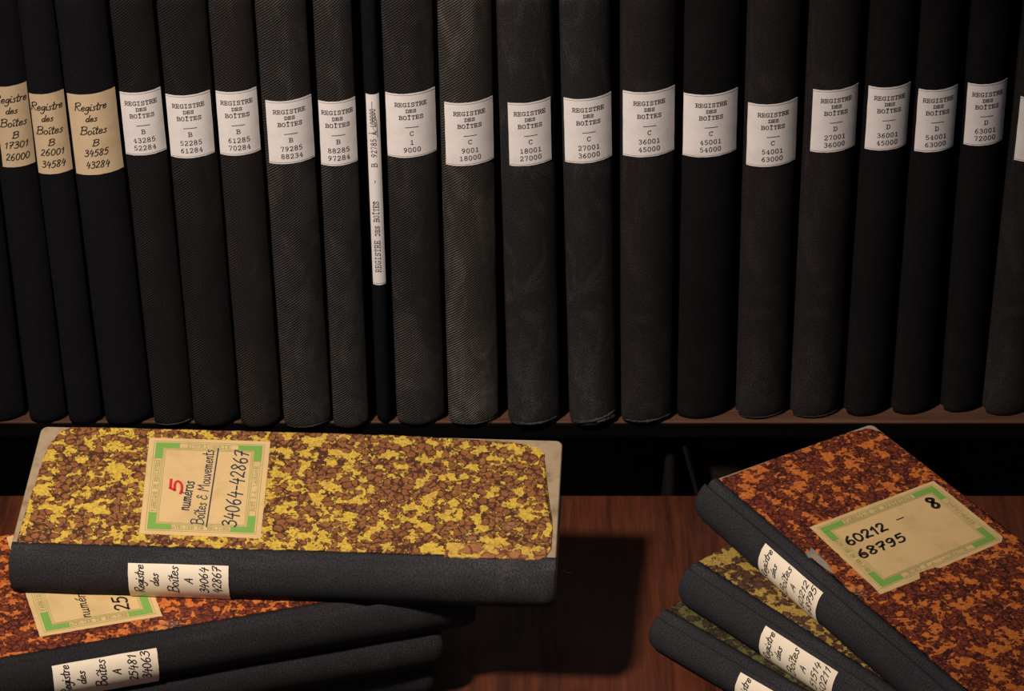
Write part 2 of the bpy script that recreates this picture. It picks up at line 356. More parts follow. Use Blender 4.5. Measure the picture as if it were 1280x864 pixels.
# ------------------------------------------------------------------ the register book
PAGES = pages_mat()
BOARD = paper('worn_board', (.33, .24, .145), (.15, .10, .055), 3, .85, .9)
INK = flat('black_ink', (.012, .010, .010), .5); TYPE_INK = flat('typewriter_ink', (.03, .025, .025), .6)
class Book:
    """local frame: z tail->head, y into the book, x across the thickness, spine at y<=0"""
    def __init__(s, root, t, L, W, b, cm, strip=.011, flR=0, flL=0, board_mat=None, seed=0, skew=0):
        s.skew = skew
        s.root, s.t, s.L, s.W, s.b, s.flR, s.flL, s.strip = root, t, L, W, b, flR, flL, strip
        hw = t/2 - .0002; s.R = (hw*hw + b*b)/(2*b); s.pm = math.asin(min(1, hw/s.R))
        s.spine(cm, seed); s.body(board_mat or cm)
    def fl(s, x, y): return x + (s.flR if x > 0 else -s.flL)*max(0, y-.003)
    def on_spine(s, a, z, e=0):
        ph = a/s.R; r = s.R+e
        return Vector((r*math.sin(ph), (s.R-s.b)-r*math.cos(ph)+s.skew*r*math.sin(ph), z))
    def on_cover(s, y, z, e=0): return Vector((s.t/2+s.flR*(y-.003)+.0004+e, y, z))
    def spine(s, cm, seed):
        t, hw = s.t, s.t/2
        left = [(-hw-.0004, s.strip), (-hw-.0004, .0095), (-hw-.0004, .0082), (-hw+.0002, .0072), (-hw+.0016, .0060), (-hw+.0026, .0047), (-hw+.0020, .0033), (-hw+.0004, .0020), (-hw-.0003, .0010)]
        n = 14; arc = []
        for i in range(n+1):
            ph = -s.pm + 2*s.pm*i/n; arc.append((s.R*math.sin(ph), (s.R-s.b)-s.R*math.cos(ph)))
        right = [(-x, y) for x, y in reversed(left)]
        prof = left+arc+right
        prof = [(x, y+s.skew*x*min(1, max(0, (.0070-y)/.0060))) for x, y in prof]
        K = len(prof)
        th = .0009; inner = []
        for i, (x, y) in enumerate(prof):
            a = prof[max(0, i-1)]; c = prof[min(K-1, i+1)]; dx, dy = c[0]-a[0], c[1]-a[1]; l = math.hypot(dx, dy)
            inner.append((x-dy/l*th, y+dx/l*th))
        ac = [0]
        for i in range(1, K): ac.append(ac[-1]+math.hypot(prof[i][0]-prof[i-1][0], prof[i][1]-prof[i-1][1]))
        mid = ac[-1]/2
        zs = [0, .0006, .0016, .003, .006, .012] + [s.L*k/16 for k in range(1, 16)] + [s.L-.012, s.L-.006, s.L-.003, s.L-.0016, s.L-.0006, s.L]
        bm = bmesh.new(); uvl = bm.loops.layers.uv.new('UVMap'); rings = []
        for z in zs:
            e = min(z, s.L-z); pull = .0016*max(0, 1-e/.006)**2
            ro = []; ri = []
            for i, (x, y) in enumerate(prof):
                inarc = 1 if y < .003 else 0
                nx = noise.noise(Vector((x*60+seed*3.1, z*25, seed)))*.0005*inarc
                ny = noise.noise(Vector((x*80, z*40+seed*7.7, seed+9)))*.0006*inarc
                k = pull*inarc
                X = x*(1-k/hw*.6)+nx; Y = y + k + ny
                zz = z
                if z in (0, s.L): zz += noise.noise(Vector((x*260, seed, 1 if z else 2)))*.0007
                ro.append(bm.verts.new((s.fl(X, Y), Y, zz)))
                x2, y2 = inner[i]; ri.append(bm.verts.new((s.fl(x2*(1-k/hw*.6), y2), y2+k, zz)))
            rings.append((z, ro, ri))
        def face(vs, uvs):
            f = bm.faces.new(vs)
            for lp, u in zip(f.loops, uvs): lp[uvl].uv = u
        for (z0, a, ai), (z1, c, ci) in zip(rings, rings[1:]):
            for i in range(K-1):
                u0, u1 = ac[i]-mid, ac[i+1]-mid
                face((a[i], a[i+1], c[i+1], c[i]), ((u0, z0), (u1, z0), (u1, z1), (u0, z1)))
                face((ai[i+1], ai[i], ci[i], ci[i+1]), ((u1, z0), (u0, z0), (u0, z1), (u1, z1)))
            for i in (0, K-1):
                face((a[i], c[i], ci[i], ai[i]), ((ac[i]-mid, z0),)*4)
        for z, o_, i_ in (rings[0], rings[-1]):
            for i in range(K-1): face((o_[i], o_[i+1], i_[i+1], i_[i]), ((ac[i]-mid, z),)*4)
        s.spine_obj = frombm('spine', bm, cm, s.root, True)
    def body(s, bmat):
        t = s.t; s.boards = []
        for sg in (1, -1):
            x0, x1 = t/2-.0028, t/2
            bm = box_bm((min(sg*x0, sg*x1), .0084, 0), (max(sg*x0, sg*x1), s.W, s.L))
            ce = [e for e in bm.edges if all(v.co.y > s.W-.001 for v in e.verts) and abs(e.verts[0].co.x-e.verts[1].co.x) > .001]
            bmesh.ops.bevel(bm, geom=ce, offset=.0045, segments=4, profile=.5, affect='EDGES')
            bmesh.ops.bevel(bm, geom=[e for e in bm.edges if abs(e.verts[0].co.x-e.verts[1].co.x) < 1e-5], offset=.0006, segments=1, affect='EDGES')
            for v in bm.verts:
                v.co.x = v.co.x + (s.flR if sg > 0 else -s.flL)*(v.co.y-.003)
            uvl = bm.loops.layers.uv.new('UVMap')
            for f in bm.faces:
                for lp in f.loops: lp[uvl].uv = (lp.vert.co.y+.05, lp.vert.co.z)
            s.boards.append(frombm('board', bm, bmat, s.root))
        bm = bmesh.new(); rings = []
        h = t/2-.0036
        pr = [(-h, .0035)]+[(-h, s.W-.004)]+[(-h+2*h*k/6, s.W-.004-.003*math.sin(math.pi*k/6)) for k in range(1, 6)]+[(h, s.W-.004), (h, .0035)]
        pr += [(h*math.cos(math.pi*k/6), .0035-(s.b*.6)*math.sin(math.pi*k/6)) for k in range(1, 6)]
        a = [bm.verts.new((s.fl(x, y), y, .0035)) for x, y in pr]; c = [bm.verts.new((s.fl(x, y), y, s.L-.0035)) for x, y in pr]
        K = len(pr)
        for i in range(K): bm.faces.new((a[i], a[(i+1) % K], c[(i+1) % K], c[i]))
        bm.faces.new(a); bm.faces.new(c)
        frombm('page_block', bm, PAGES, s.root)
    # --- spine label with typed or hand-written lines
    def spine_label(s, a0, a1, z0, z1, mat, lines, kind, lab=None):
        e = .00035
        lb = patch('spine_label', a0, a1, z0, z1, 14, 6, lambda a, b, k: s.on_spine(a, b, e+k), mat, s.root, .00022, .00012)
        if lab: lb['label'] = lab
        sf = lambda a, b: s.on_spine(a, b, e+.00036)
        cx, H = (a0+a1)/2, z1-z0; P = []
        if kind == 'typed':
            for dz in (.0011, H-.0011): P += [[(a0+.0004, z0+dz), (a1-.0004, z0+dz)]]
            ribbons(P, .00022, sf, 'printed_border', TYPE_INK, lb)
            P = []
            fr = {0: (.80, .0029, 8*.00282), 1: (.708, .0023, 3*.00245), 2: (.60, .0028, 6*.00285)}
            for i in (0, 1, 2): P += text_lines(lines[i], False, x0=cx, y0=z0+H*fr[i][0], h=fr[i][1], wid=fr[i][2])
            P += [[(cx-.0044, z0+H*.475), (cx+.0044, z0+H*.475)]]
            P += text_lines(lines[3], False, x0=cx, y0=z0+H*.345, h=.0031, wid=.0030)
            P += text_lines(lines[4], False, x0=cx, y0=z0+H*.205, h=.0034, wid=len(lines[4])*.0031)
            P += text_lines(lines[5], False, x0=cx, y0=z0+H*.085, h=.0034, wid=len(lines[5])*.0031)
            ribbons(P, .00052, sf, 'lettering', TYPE_INK, lb)
        else:
            wd = a1-a0; q = kind
            for txt, f, h, wf, dx in q:
                P += text_lines(txt, True, x0=cx+dx*wd, y0=z0+H*f, h=h, wid=(wf if wf < .03 else wd*wf), slant=.22, jit=.25)
            ribbons(P, .00070, sf, 'handwriting', INK, lb)
        return lb
    # --- decorated paper on the upper board; outline in (y, z)
    def paper_side(s, outline, mat, jag=.0004, top=True, lift=0, name='marbled_paper'):
        pts = []
        n = len(outline)
        for i in range(n):
            a, c = outline[i], outline[(i+1) % n]; d = math.hypot(c[0]-a[0], c[1]-a[1]); k = max(1, int(d/.0022))
            for j in range(k):
                f = j/k; pts.append((a[0]+(c[0]-a[0])*f+random.uniform(-jag, jag), a[1]+(c[1]-a[1])*f+random.uniform(-jag, jag)))
        bm = bmesh.new(); sg = 1 if top else -1
        def P(y, z, e): v = s.on_cover(y, z, e+.0001+lift); return v if top else Vector((-(s.t/2+s.flL*(y-.003)+.0005+e), v.y, v.z))
        T = [bm.verts.new(P(y, z, .0003)) for y, z in pts]; Bv = [bm.verts.new(P(y, z, -.0006)) for y, z in pts]
        bm.faces.new(T)
        for i in range(len(pts)): bm.faces.new((T[i], Bv[i], Bv[(i+1) % len(pts)], T[(i+1) % len(pts)]))
        bmesh.ops.triangulate(bm, faces=[f for f in bm.faces if len(f.verts) > 4], quad_method='BEAUTY', ngon_method='EAR_CLIP')
        return frombm(name, bm, mat, s.boards[0 if top else 1])
    def pick(s, x, y):
        """pixel -> (y, z) on the upper cover"""
        Mi = s.root.matrix_world.inverted(); o = Mi @ CP; d = Mi.to_3x3() @ ray(x, y)
        # x = t/2 + fl*(y-.003)
        k = (s.t/2 + .0005 + s.flR*(o.y-.003) - o.x)/(d.x - s.flR*d.y)
        q = o + d*k; return (q.y, q.z)

# ------------------------------------------------------------------ materials in use
TAN = paper('tan_label_paper', (.60, .44, .27), (.40, .27, .15), 11, .8, .5)
WHITE = paper('white_label_paper', (.74, .67, .625), (.54, .47, .42), 17, .7, .5)
CREAM = paper('cream_label_paper', (.78, .66, .50), (.60, .48, .33), 23, .75, .4)
KRAFT = paper('cover_label_paper', (.56, .38, .17), (.38, .24, .10), 29, .7, .5)
GREEN = flat('green_print', (.13, .26, .045), .6); OLIVE = flat('olive_print', (.20, .22, .06), .6)
RED_INK = flat('red_crayon', (.45, .015, .02), .5); BLUE_INK = flat('blue_black_ink', (.02, .035, .05), .5)
BLOT = flat('dried_blot', (.07, .012, .012), .3)
MAHOGANY = wood('mahogany', (.022, .0055, .003), (.115, .029, .011), 1, .38, 2)
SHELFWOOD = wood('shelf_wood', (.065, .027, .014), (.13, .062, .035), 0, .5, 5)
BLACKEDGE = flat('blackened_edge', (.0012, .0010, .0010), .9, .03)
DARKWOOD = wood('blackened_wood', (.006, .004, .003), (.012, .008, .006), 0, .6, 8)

# ------------------------------------------------------------------ setting
def struct(o): o['kind'] = 'structure'; return o
PLASTER = flat('dark_plaster', (.02, .018, .016), .9); FLOORM = wood('floor_wood', (.02, .012, .008), (.04, .025, .016), 0, .6, 12)
struct(box('floor', (-2.2, -1.0, -.80), (2.2, 2.4, -.75), FLOORM, bev=0))
struct(box('wall_back', (-2.2, 2.3, -.75), (2.2, 2.4, 1.6), PLASTER, bev=0))

# table
tb = thing('table', 'red-brown mahogany table carrying the two fanned stacks of registers', 'table')
TY1 = 1.7374
tt = box('tabletop', (-.85, .70, -.034), (.95, TY1, 0), MAHOGANY, tb, .0025)
for x in (-.80, .90):
    for y in (.76, TY1-.06):
        bm = box_bm((x-.025, y-.025, -.75), (x+.025, y+.025, -.034), .002, 1)
        for v in bm.verts:
            if v.co.z < -.5: v.co.x = x+(v.co.x-x)*.6; v.co.y = y+(v.co.y-y)*.6
        frombm('leg', bm, MAHOGANY, tb)
for y0, y1 in ((.74, .76), (TY1-.06, TY1-.04)): box('apron', (-.77, y0, -.11), (.87, y1, -.034), MAHOGANY, tb)

# bookcase behind the table
SZ, SY = -.013, 1.8492
bk = thing('bookcase', 'wooden bookcase behind the table, its shelf full of black registers', 'bookcase')
box('shelf', (-.5995, SY+.001, SZ-.011), (.6195, 2.1595, SZ), SHELFWOOD, bk, .0006)
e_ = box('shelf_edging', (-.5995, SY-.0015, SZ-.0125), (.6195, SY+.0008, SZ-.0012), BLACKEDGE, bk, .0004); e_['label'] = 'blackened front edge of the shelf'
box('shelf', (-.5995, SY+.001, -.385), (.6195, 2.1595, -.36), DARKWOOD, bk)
box('shelf', (-.5995, SY+.001, .40), (.6195, 2.1595, .422), SHELFWOOD, bk)  # unseen upper shelf, added to help darken the gaps between the row books
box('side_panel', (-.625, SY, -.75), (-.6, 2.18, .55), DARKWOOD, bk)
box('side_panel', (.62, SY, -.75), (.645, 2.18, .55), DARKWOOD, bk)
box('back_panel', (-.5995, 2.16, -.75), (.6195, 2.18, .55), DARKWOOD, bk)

# ------------------------------------------------------------------ the shelf row
# left edge px at y=0, at y=507, width px at y=507, bottom px, label (x0, x1, ytop, ybottom), text, cloth, yaw
ROW = [
 (-82, -19, 50, 525, None, None, 0),
 (-27, 36, 46, 527, (-8, 32, 107, 207), ('hand', 'B', '17301', '26000'), 0),
 (22, 85, 41.5, 529, (34, 80, 117, 216), ('hand', 'B', '26001', '34584'), 0),
 (68, 130, 59, 530, (84, 143, 117, 216), ('hand', 'B', '34585', '43284'), 0),
 (137, 191, 50, 531, (148, 200, 115, 192), ('typed', 'B', '43285', '52284'), 1),
 (196, 241, 57, 532, (206, 262, 118, 195), ('typed', 'B', '52285', '61284'), 2),
 (260, 300, 51, 533, (269, 320, 114, 192), ('typed', 'B', '61285', '70284'), 3),
 (318, 354, 60, 534, (332, 389, 125, 202), ('typed', 'B', '79285', '88234'), 4),
 (391, 416, 45, 534, (398, 447, 126, 205), ('typed', 'B', '88285', '97284'), 4),
 (451, 471, 18, 527, None, ('slim',), 5),
 (476, 496, 61, 530, (480, 545, 116, 194), ('typed', 'C', '1', '9000'), 6),
 (547, 561, 64, 530, (556, 616, 127, 204), ('typed', 'C', '9001', '18000'), 7),
 (621, 636, 66, 532, (635, 688, 127, 204), ('typed', 'C', '18001', '27000'), 8),
 (700, 713, 59, 532, (700, 769, 123, 201), ('typed', 'C', '27001', '36000'), 8),
 (777, 777, 66, 529, (777, 844, 114, 193), ('typed', 'C', '36001', '45000'), 9),
 (855, 846, 69, 522, (853, 923, 117, 193), ('typed', 'C', '45001', '54000'), 10),
 (937, 922, 63, 522, (935, 998, 129, 205), ('typed', 'C', '54001', '63000'), 9),
 (1015, 990, 62, 521, (1017, 1081, 111, 187), ('typed', 'D', '27001', '36000'), 9),
 (1091, 1057, 53, 519, (1084, 1142, 108, 185), ('typed', 'D', '36001', '45000'), 10),
 (1152, 1115, 52, 517, (1149, 1206, 111, 187), ('typed', 'D', '54001', '63000'), 10),
 (1215, 1178, 50, 514, (1211, 1269, 104, 179), ('typed', 'D', '63001', '72000'), 10),
 (1285, 1231, 62, 518, (1277, 1335, 121, 199), None, 9)]
CL = [cloth('smooth_black_cloth', (.0050, .0045, .0055), (.035, .031, .034), False, 1, .2),
      cloth('fine_black_cloth', (.0060, .0052, .0052), (.085, .075, .073), True, 2, .35),
      cloth('ribbed_black_cloth', (.0060, .0052, .0052), (.095, .085, .08), True, 3, .45),
      cloth('faded_black_cloth', (.0090, .0075, .0068), (.11, .090, .078), True, 4, .55, .04),
      cloth('greyed_ribbed_cloth', (.0080, .0068, .0060), (.165, .146, .134), True, 5, .75, .06),
      cloth('slim_black_cloth', (.0038, .0038, .0048), (.02, .02, .02), False, 6, .1),
      cloth('rubbed_ribbed_cloth', (.0075, .0062, .0056), (.155, .136, .125), True, 7, .8, .02),
      cloth('scuffed_ribbed_cloth', (.0085, .0070, .0058), (.24, .208, .18), True, 8, 1.1, .08),
      cloth('dusty_black_cloth', (.0085, .0072, .0066), (.092, .084, .080), False, 9, .9, .05),
      cloth('brown_black_cloth', (.0078, .0060, .0056), (.070, .060, .056), False, 10, .6, .05),
      cloth('deep_black_cloth', (.0042, .0036, .0044), (.032, .027, .026), False, 11, .35)]
FRAY = paper('frayed_cloth', (.060, .056, .050), (.012, .011, .010), 41, .95, 1.2)
NAMES = ['black register at the far left of the shelf, showing only its dark foot',
 'black register whose tan handwritten label is cut off by the left edge of the photo',
 'black register in the middle of the three with tan handwritten labels',
 'widest black register with a tan handwritten label, beside the first white-labelled one',
 'black register with the white label B 43285, directly right of the tan-labelled ones',
 'black ribbed register with the white label B 52285, second of the white-labelled ones',
 'faded black register with the white label B 61285, above the green-cornered cover label',
 'wide ribbed register with the white label B 79285, two left of the very thin one',
 'ribbed register with the white label B 88285, directly left of the very thin one',
 'very thin black register with one tall narrow paper strip up its spine',
 'rubbed ribbed register with the white label C 1, directly right of the very thin one',
 'most scuffed, greyest ribbed register on the shelf, white label C 9001',
 'dusty black register with the narrow white label C 18001, right of the scuffed grey one',
 'register with a curled and frayed tail fold, white label C 27001',
 'upright register with the white label C 36001, right of the one with a curled tail',
 'dark smooth register with the white label C 45001, two left of the first D-labelled one',
 'register with the lowest-set white label, C 54001, left of the D-labelled ones',
 'leftmost register with a D label, D 27001, pale rub along its left joint',
 'second D-labelled register, D 36001, standing behind the tip of the red marbled cover',
 'third D-labelled register, D 54001, with a stained lower left label corner',
 'last fully visible register at the right, D 63001, its label set highest',
 'black register cut off by the right edge of the photo, sliver of white label']
FRAY2 = paper('torn_paper', (.26, .22, .17), (.10, .09, .08), 43, .95, 1.0)
YAW = math.radians(4.5)
LROW = .345
HANDT = lambda c, a, b: [('Registre', .80, .0060, .0225, -.05), ('des', .665, .0050, .0080, -.05), ('Boîtes', .505, .0060, .0185, -.04), (c, .36, .0048, .0046, -.02), (a, .235, .0054, .0165, -.03), (b, .085, .0056, .0165, -.03)]
for i, (x0, x1, wp, yb, lb, tx, cm) in enumerate(ROW):
    yf = at_z(640, yb, SZ).y - .0042
    A = at_y(x0, 0, yf+.006); B = at_y(x1, 507, yf+.006); Rr = at_y(x1+wp, 507, yf+.006)
    t = (Rr.x-B.x)*.965
    lean = math.atan2(A.x-B.x, A.z-B.z)
    bulge = t*.20 if t > .02 else t*.3
    W = .14
    zb = SZ + .0010 + abs(math.sin(lean))*t/2
    Rm = Matrix.Rotation(lean, 4, 'Y') @ Matrix.Rotation(YAW, 4, 'Z')
    xc = B.x + t/2 - (B.z-zb)*math.tan(lean) + .0004
    M = Matrix.Translation((xc, yf+bulge, zb)) @ Rm
    label = NAMES[i]
    r = thing('register_book', label, 'book', 'black registers standing in a row on the shelf', M)
    bpy.context.view_layer.update()
    Bk = Book(r, t, LROW, W, bulge, CL[cm], seed=i*1.7+1, skew=.13 if t > .02 else 0)
    Mi = r.matrix_world.inverted()
    def onrow(px, py):
        o = Mi @ CP; d = Mi.to_3x3() @ ray(px, py); k = (-bulge*.6-o.y)/d.y; q = o+d*k; return q.x, q.z
    if lb:
        xa, za = onrow(lb[0], lb[2]); xb, _ = onrow(lb[1], lb[2]); _, zbm = onrow((lb[0]+lb[1])/2, lb[3])
        lim = math.sin(Bk.pm)*Bk.R*.985
        aa = math.asin(max(-lim, min(lim, xa))/Bk.R)*Bk.R; ab = math.asin(max(-lim, min(lim, xb))/Bk.R)*Bk.R
        if tx is None: Bk.spine_label(aa, ab, zbm, za, WHITE, ['REGISTRE', 'DES', 'BOÎTES', 'D', '72001', '81000'], 'typed')
        elif tx[0] == 'typed': Bk.spine_label(aa, ab, zbm, za, WHITE, ['REGISTRE', 'DES', 'BOÎTES']+list(tx[1:]), 'typed')
        else: Bk.spine_label(aa, ab, zbm, za, TAN, None, HANDT(*tx[1:]))
    elif tx:
        _, zt = onrow(462, 117); _, z_ = onrow(472, 355); hw = t*.46
        lbo = patch('spine_label', -hw, hw, z_, zt, 8, 10, lambda a, b, k: Bk.on_spine(a, b, .00035+k), WHITE, r, .0002, .0001)
        sf = lambda a, b: Bk.on_spine(a, b, .00072)
        ribbons([[(-hw+.0004, z_+.0012), (hw-.0004, z_+.0012)]], .0003, sf, 'printed_border', TYPE_INK, lbo)
        P = []
        H = zt-z_
        for s_, f0, f1, h in (('REGISTRE', .075, .262, .0033), ('DES', .285, .345, .0026), ('BOÎTES', .365, .485, .0033), ('-', .585, .605, .0033), ('B', .675, .70, .0033), ('92785', .73, .835, .0033), ('À', .855, .875, .0033), ('100000', .895, 1.0, .0033)):
            q = text_lines(s_, False, x0=0, y0=-.0012, h=h, wid=(f1-f0)*H*.93, align='l')
            P += [[(-p[1], z_+f0*H*.93+p[0]) for p in pl] for pl in q]
        ribbons(P, .00045, sf, 'lettering', TYPE_INK, lbo)
        pen = [[(.0005+.0012*math.sin(k*1.9), z_+H*(.80+.11*k/9)) for k in range(10)], [(.0022, z_+H*.78), (.0020, z_+H*.86), (.0010, z_+H*.90)], [(-.0008, z_+H*.85), (-.0006, z_+H*.965)], [(-.0012, z_+H*.45), (-.0022, z_+H*.415)]]
        ribbons(pen, .0003, sf, 'pen_strike', BLUE_INK, lbo)
    # frayed tail folds on the worn ones
    if i in (4, 7, 11, 12, 13, 14, 16, 17):
        big = {13: 2.1, 14: 1.5, 12: 1.5}.get(i, .6)
        for rep in range(2 if i == 13 else 1):
            bm = bmesh.new(); prev = None; n = 26
            f0, f1 = (-.95, .97) if rep == 0 else (.05, 1.0)
            for k in range(n+1):
                a = (f0+(f1-f0)*k/n)*Bk.pm*Bk.R
                z = .0016*big + (.0042*((k/n)**1.3) if (i == 13 and rep == 0) else 0) + noise.noise(Vector((k*.5, i, rep)))*.0005 + .0006
                rad = (.0006+.0016*abs(noise.noise(Vector((k*.45, i+5, rep)))))*big*.8*min(1, .3+min(k, n-k)*.25)
                c = Bk.on_spine(a, z, -.0004); u = (Bk.on_spine(a, z, 1)-Bk.on_spine(a, z, 0)).normalized()
                ring = [bm.verts.new(c+u*math.cos(q)*rad*.75+Vector((0, 0, 1))*math.sin(q)*rad+Vector((0, 0, 1))*noise.noise(Vector((k*1.3, q*2, i)))*rad*.4) for q in [2*math.pi*j/7 for j in range(7)]]
                if prev:
                    for j in range(7): bm.faces.new((prev[j], prev[(j+1) % 7], ring[(j+1) % 7], ring[j]))
                else: bm.faces.new(ring)
                prev = ring
            bm.faces.new(prev)
            frombm('frayed_hem', bm, FRAY, r, True)

# ------------------------------------------------------------------ lying registers
QCLOTH = cloth('charcoal_spine_cloth', (.0115, .0108, .0125), (.105, .097, .105), False, 21, .5, .12)
QCLOTH2 = cloth('black_spine_cloth', (.0085, .0078, .0088), (.075, .068, .07), False, 25, .4, .08)
M_YEL = marble('yellow_marbled_paper', (.56, .385, .045), (.42, .25, .035), (.27, .10, .028), (.17, .06, .02), (.035, .010, .007), .962, 200, 1)
M_YEL2 = marble('mended_yellow_paper', (.52, .34, .05), (.42, .25, .05), (.32, .14, .045), (.25, .10, .035), (.10, .03, .012), .925, 130, 9)
M_RED = marble('red_marbled_paper', (.52, .155, .022), (.40, .085, .018), (.19, .034, .012), (.11, .020, .009), (.022, .005, .004), .972, 215, 2)
M_OLV = marble('straw_marbled_paper', (.36, .24, .05), (.28, .17, .035), (.10, .045, .022), (.06, .026, .015), (.025, .010, .007), .935, 200, 3)
M_GRN = marble('green_marbled_paper', (.11, .10, .028), (.07, .065, .02), (.06, .035, .018), (.04, .022, .012), (.015, .010, .006), .93, 200, 4)
def lying(label, t, H, ddir, ztop, L, W, b, cm, mat, strip=.0125, flR=0, group=None, seed=0, tilt=0):
    """H = head end of the paper/cloth boundary on the top board (world), ddir = tail->head (2D)"""
    d = Vector((ddir[0], ddir[1], 0)).normalized(); n = d.cross(Vector((0, 0, 1)))
    R = Matrix(((0, n.x, d.x), (0, n.y, d.y), (1, 0, 0)))
    loc = Vector((H.x, H.y, ztop)) - R @ Vector((t/2, strip, L))
    M = Matrix.Translation(loc) @ R.to_4x4()
    r = thing('register_book', label, 'book', group, M); bpy.context.view_layer.update()
    return Book(r, t, L, W, b, cm, strip=strip, flR=flR, board_mat=BOARD, seed=seed)
def line(p0, p1, z): a = at_z(*p0, z); c = at_z(*p1, z); return a, (a-c)
def spread(Bk, a, px): return [Bk.pick(*p) for p in px]
GL = 'registers stacked at left of the table'; GR = 'registers fanned at right of the table'
def slabel(Bk, zh0, zh1, c, a, b, dx=0.0):
    lim = Bk.pm*Bk.R
    q = [('Registre', .845, .0058, .72, .10), ('des', .70, .0054, .32, .12), ('Boîtes', .50, .0066, .68, .11), (c, .36, .0052, .15, .12), (a, .205, .0056, .64, .12), (b, .075, .0058, .66, .13)]
    Bk.spine_label(-lim*.97, lim*.86, Bk.L-zh1, Bk.L-zh0, CREAM, None, q)

def cover_label(Bk, corners, hand, cut=None, reds=None, lab=None, blot=None):
    """corners px: a0b0, a1b0, a1b1, a0b1 (a reading direction, b down the label)"""
    C = [Vector(Bk.pick(*p)) for p in corners]
    Wd = (C[1]-C[0]).length; Hd = (C[3]-C[0]).length
    def S(a, b): return (C[0]*(1-a)+C[1]*a)*(1-b) + (C[3]*(1-a)+C[2]*a)*b
    out = [(0, 0), (1, 0), (1, 1), (0, 1)] if cut is None else cut
    pts = []
    for i, p in enumerate(out):
        q = out[(i+1) % len(out)]; n = max(1, int(math.hypot((q[0]-p[0])*Wd, (q[1]-p[1])*Hd)/.003))
        for k in range(n):
            f = k/n; u = S(p[0]+(q[0]-p[0])*f, p[1]+(q[1]-p[1])*f); pts.append((u[0]+random.uniform(-.00015, .00015), u[1]+random.uniform(-.00015, .00015)))
    bm = bmesh.new()
    T = [bm.verts.new(Bk.on_cover(p[0], p[1], .00065)) for p in pts]; Bo = [bm.verts.new(Bk.on_cover(p[0], p[1], .0003)) for p in pts]
    bm.faces.new(T)
    for i in range(len(pts)): bm.faces.new((T[i], Bo[i], Bo[(i+1) % len(pts)], T[(i+1) % len(pts)]))
    bmesh.ops.triangulate(bm, faces=[f for f in bm.faces if len(f.verts) > 4], quad_method='BEAUTY', ngon_method='EAR_CLIP')
    lb = frombm('cover_label', bm, KRAFT, Bk.root)
    if lab: lb['label'] = lab
    def inside(a, b):
        if cut is None: return True
        c = False; n = len(cut)
        for i in range(n):
            (x1, y1), (x2, y2) = cut[i], cut[(i+1) % n]
            if (y1 > b) != (y2 > b) and a < (x2-x1)*(b-y1)/(y2-y1)+x1: c = not c
        return c
    def sf(e): return lambda a, b: Bk.on_cover(*S(a/Wd, b/Hd), e)
    m0, m1, m2 = .0034, .0042, .0098
    def rect(m): return [[(m, m), (Wd-m, m)], [(Wd-m, m), (Wd-m, Hd-m)], [(Wd-m, Hd-m), (m, Hd-m)], [(m, Hd-m), (m, m)]]
    def clip(polys):
        R = []
        for P in polys:
            n = 30
            cur = []
            for k in range(n+1):
                a = P[0][0]+(P[1][0]-P[0][0])*k/n; b = P[0][1]+(P[1][1]-P[0][1])*k/n
                if inside(a/Wd, b/Hd): cur.append((a, b))
                else:
                    if len(cur) > 1: R.append(cur)
                    cur = []
            if len(cur) > 1: R.append(cur)
        return R
    # green corner angles: four L shapes
    la, lbn = Wd*.20, Hd*.235; V = []; F = []
    sg = sf(.00078)
    mm = (m1+m2)/2; wb = m2-m1-.0006
    for (ca, cb, da, db) in ((0, 0, 1, 1), (1, 0, -1, 1), (1, 1, -1, -1), (0, 1, 1, -1)):
        ax = mm if ca == 0 else Wd-mm; bx = mm if cb == 0 else Hd-mm
        Ls = clip([[(ax-da*wb*.15, bx), (ax+da*(la-mm), bx)], [(ax, bx+db*(wb*.87)), (ax, bx+db*(lbn-mm))]])
        if Ls: ribbons(Ls, wb, sg, 'green_corner', GREEN, lb)
    thin = rect(m0)+rect(m2+.0002)+rect(m2+.0012)
    # text plates between the corner angles
    for m in (m1+.0006, m2-.0007):
        thin += [[(la, m), (Wd-la, m)], [(la, Hd-m), (Wd-la, Hd-m)], [(m, lbn), (m, Hd-lbn)], [(Wd-m, lbn), (Wd-m, Hd-lbn)]]
    ribbons(clip(thin), .00028, sf(.0008), 'printed_border', OLIVE, lb)
    P = []
    def put(txt, o, rx, up, wid, h):
        for pl in text_lines(txt, False, x0=0, y0=-h/2, h=h, wid=wid):
            q = [(o[0]+p[0]*rx[0]+p[1]*up[0], o[1]+p[0]*rx[1]+p[1]*up[1]) for p in pl]
            if all(inside(a/Wd, b/Hd) for a, b in q): P.append(q)
    hh = .0024
    put('FABRIQUE DE REGISTRES', (Wd/2, mm), (1, 0), (0, -1), (Wd-2*la)*.9, hh)
    put('RUST S.A. LAUSANNE', (Wd/2, Hd-mm), (1, 0), (0, -1), (Wd-2*la)*.78, hh)
    put('ATELIER DE RELIURE', (mm, Hd/2), (0, 1), (1, 0), (Hd-2*lbn)*.9, hh)
    put('IMPRIMERIE', (Wd-mm, Hd/2), (0, 1), (1, 0), (Hd-2*lbn)*.7, hh)
    ribbons(P, .00032, sf(.0008), 'lettering', OLIVE, lb)
    for (txt, s0, s1, h, wdt, mat, sl) in hand:
        a = Vector(Bk.pick(*s0)); c = Vector(Bk.pick(*s1)); L = (c-a).length; r_ = (c-a)/L; u = Vector((-r_[1], r_[0]))
        if txt == '_': pl = [[(0, 0), (L, 0)]]
        else: pl = text_lines(txt, True, x0=0, y0=0, h=h, wid=L, align='l', slant=.12, jit=.3)
        g = lambda x, y: Bk.on_cover(*(a+r_*x+u*y), .00095)
        ribbons(pl, wdt, g, 'handwriting', mat, lb)
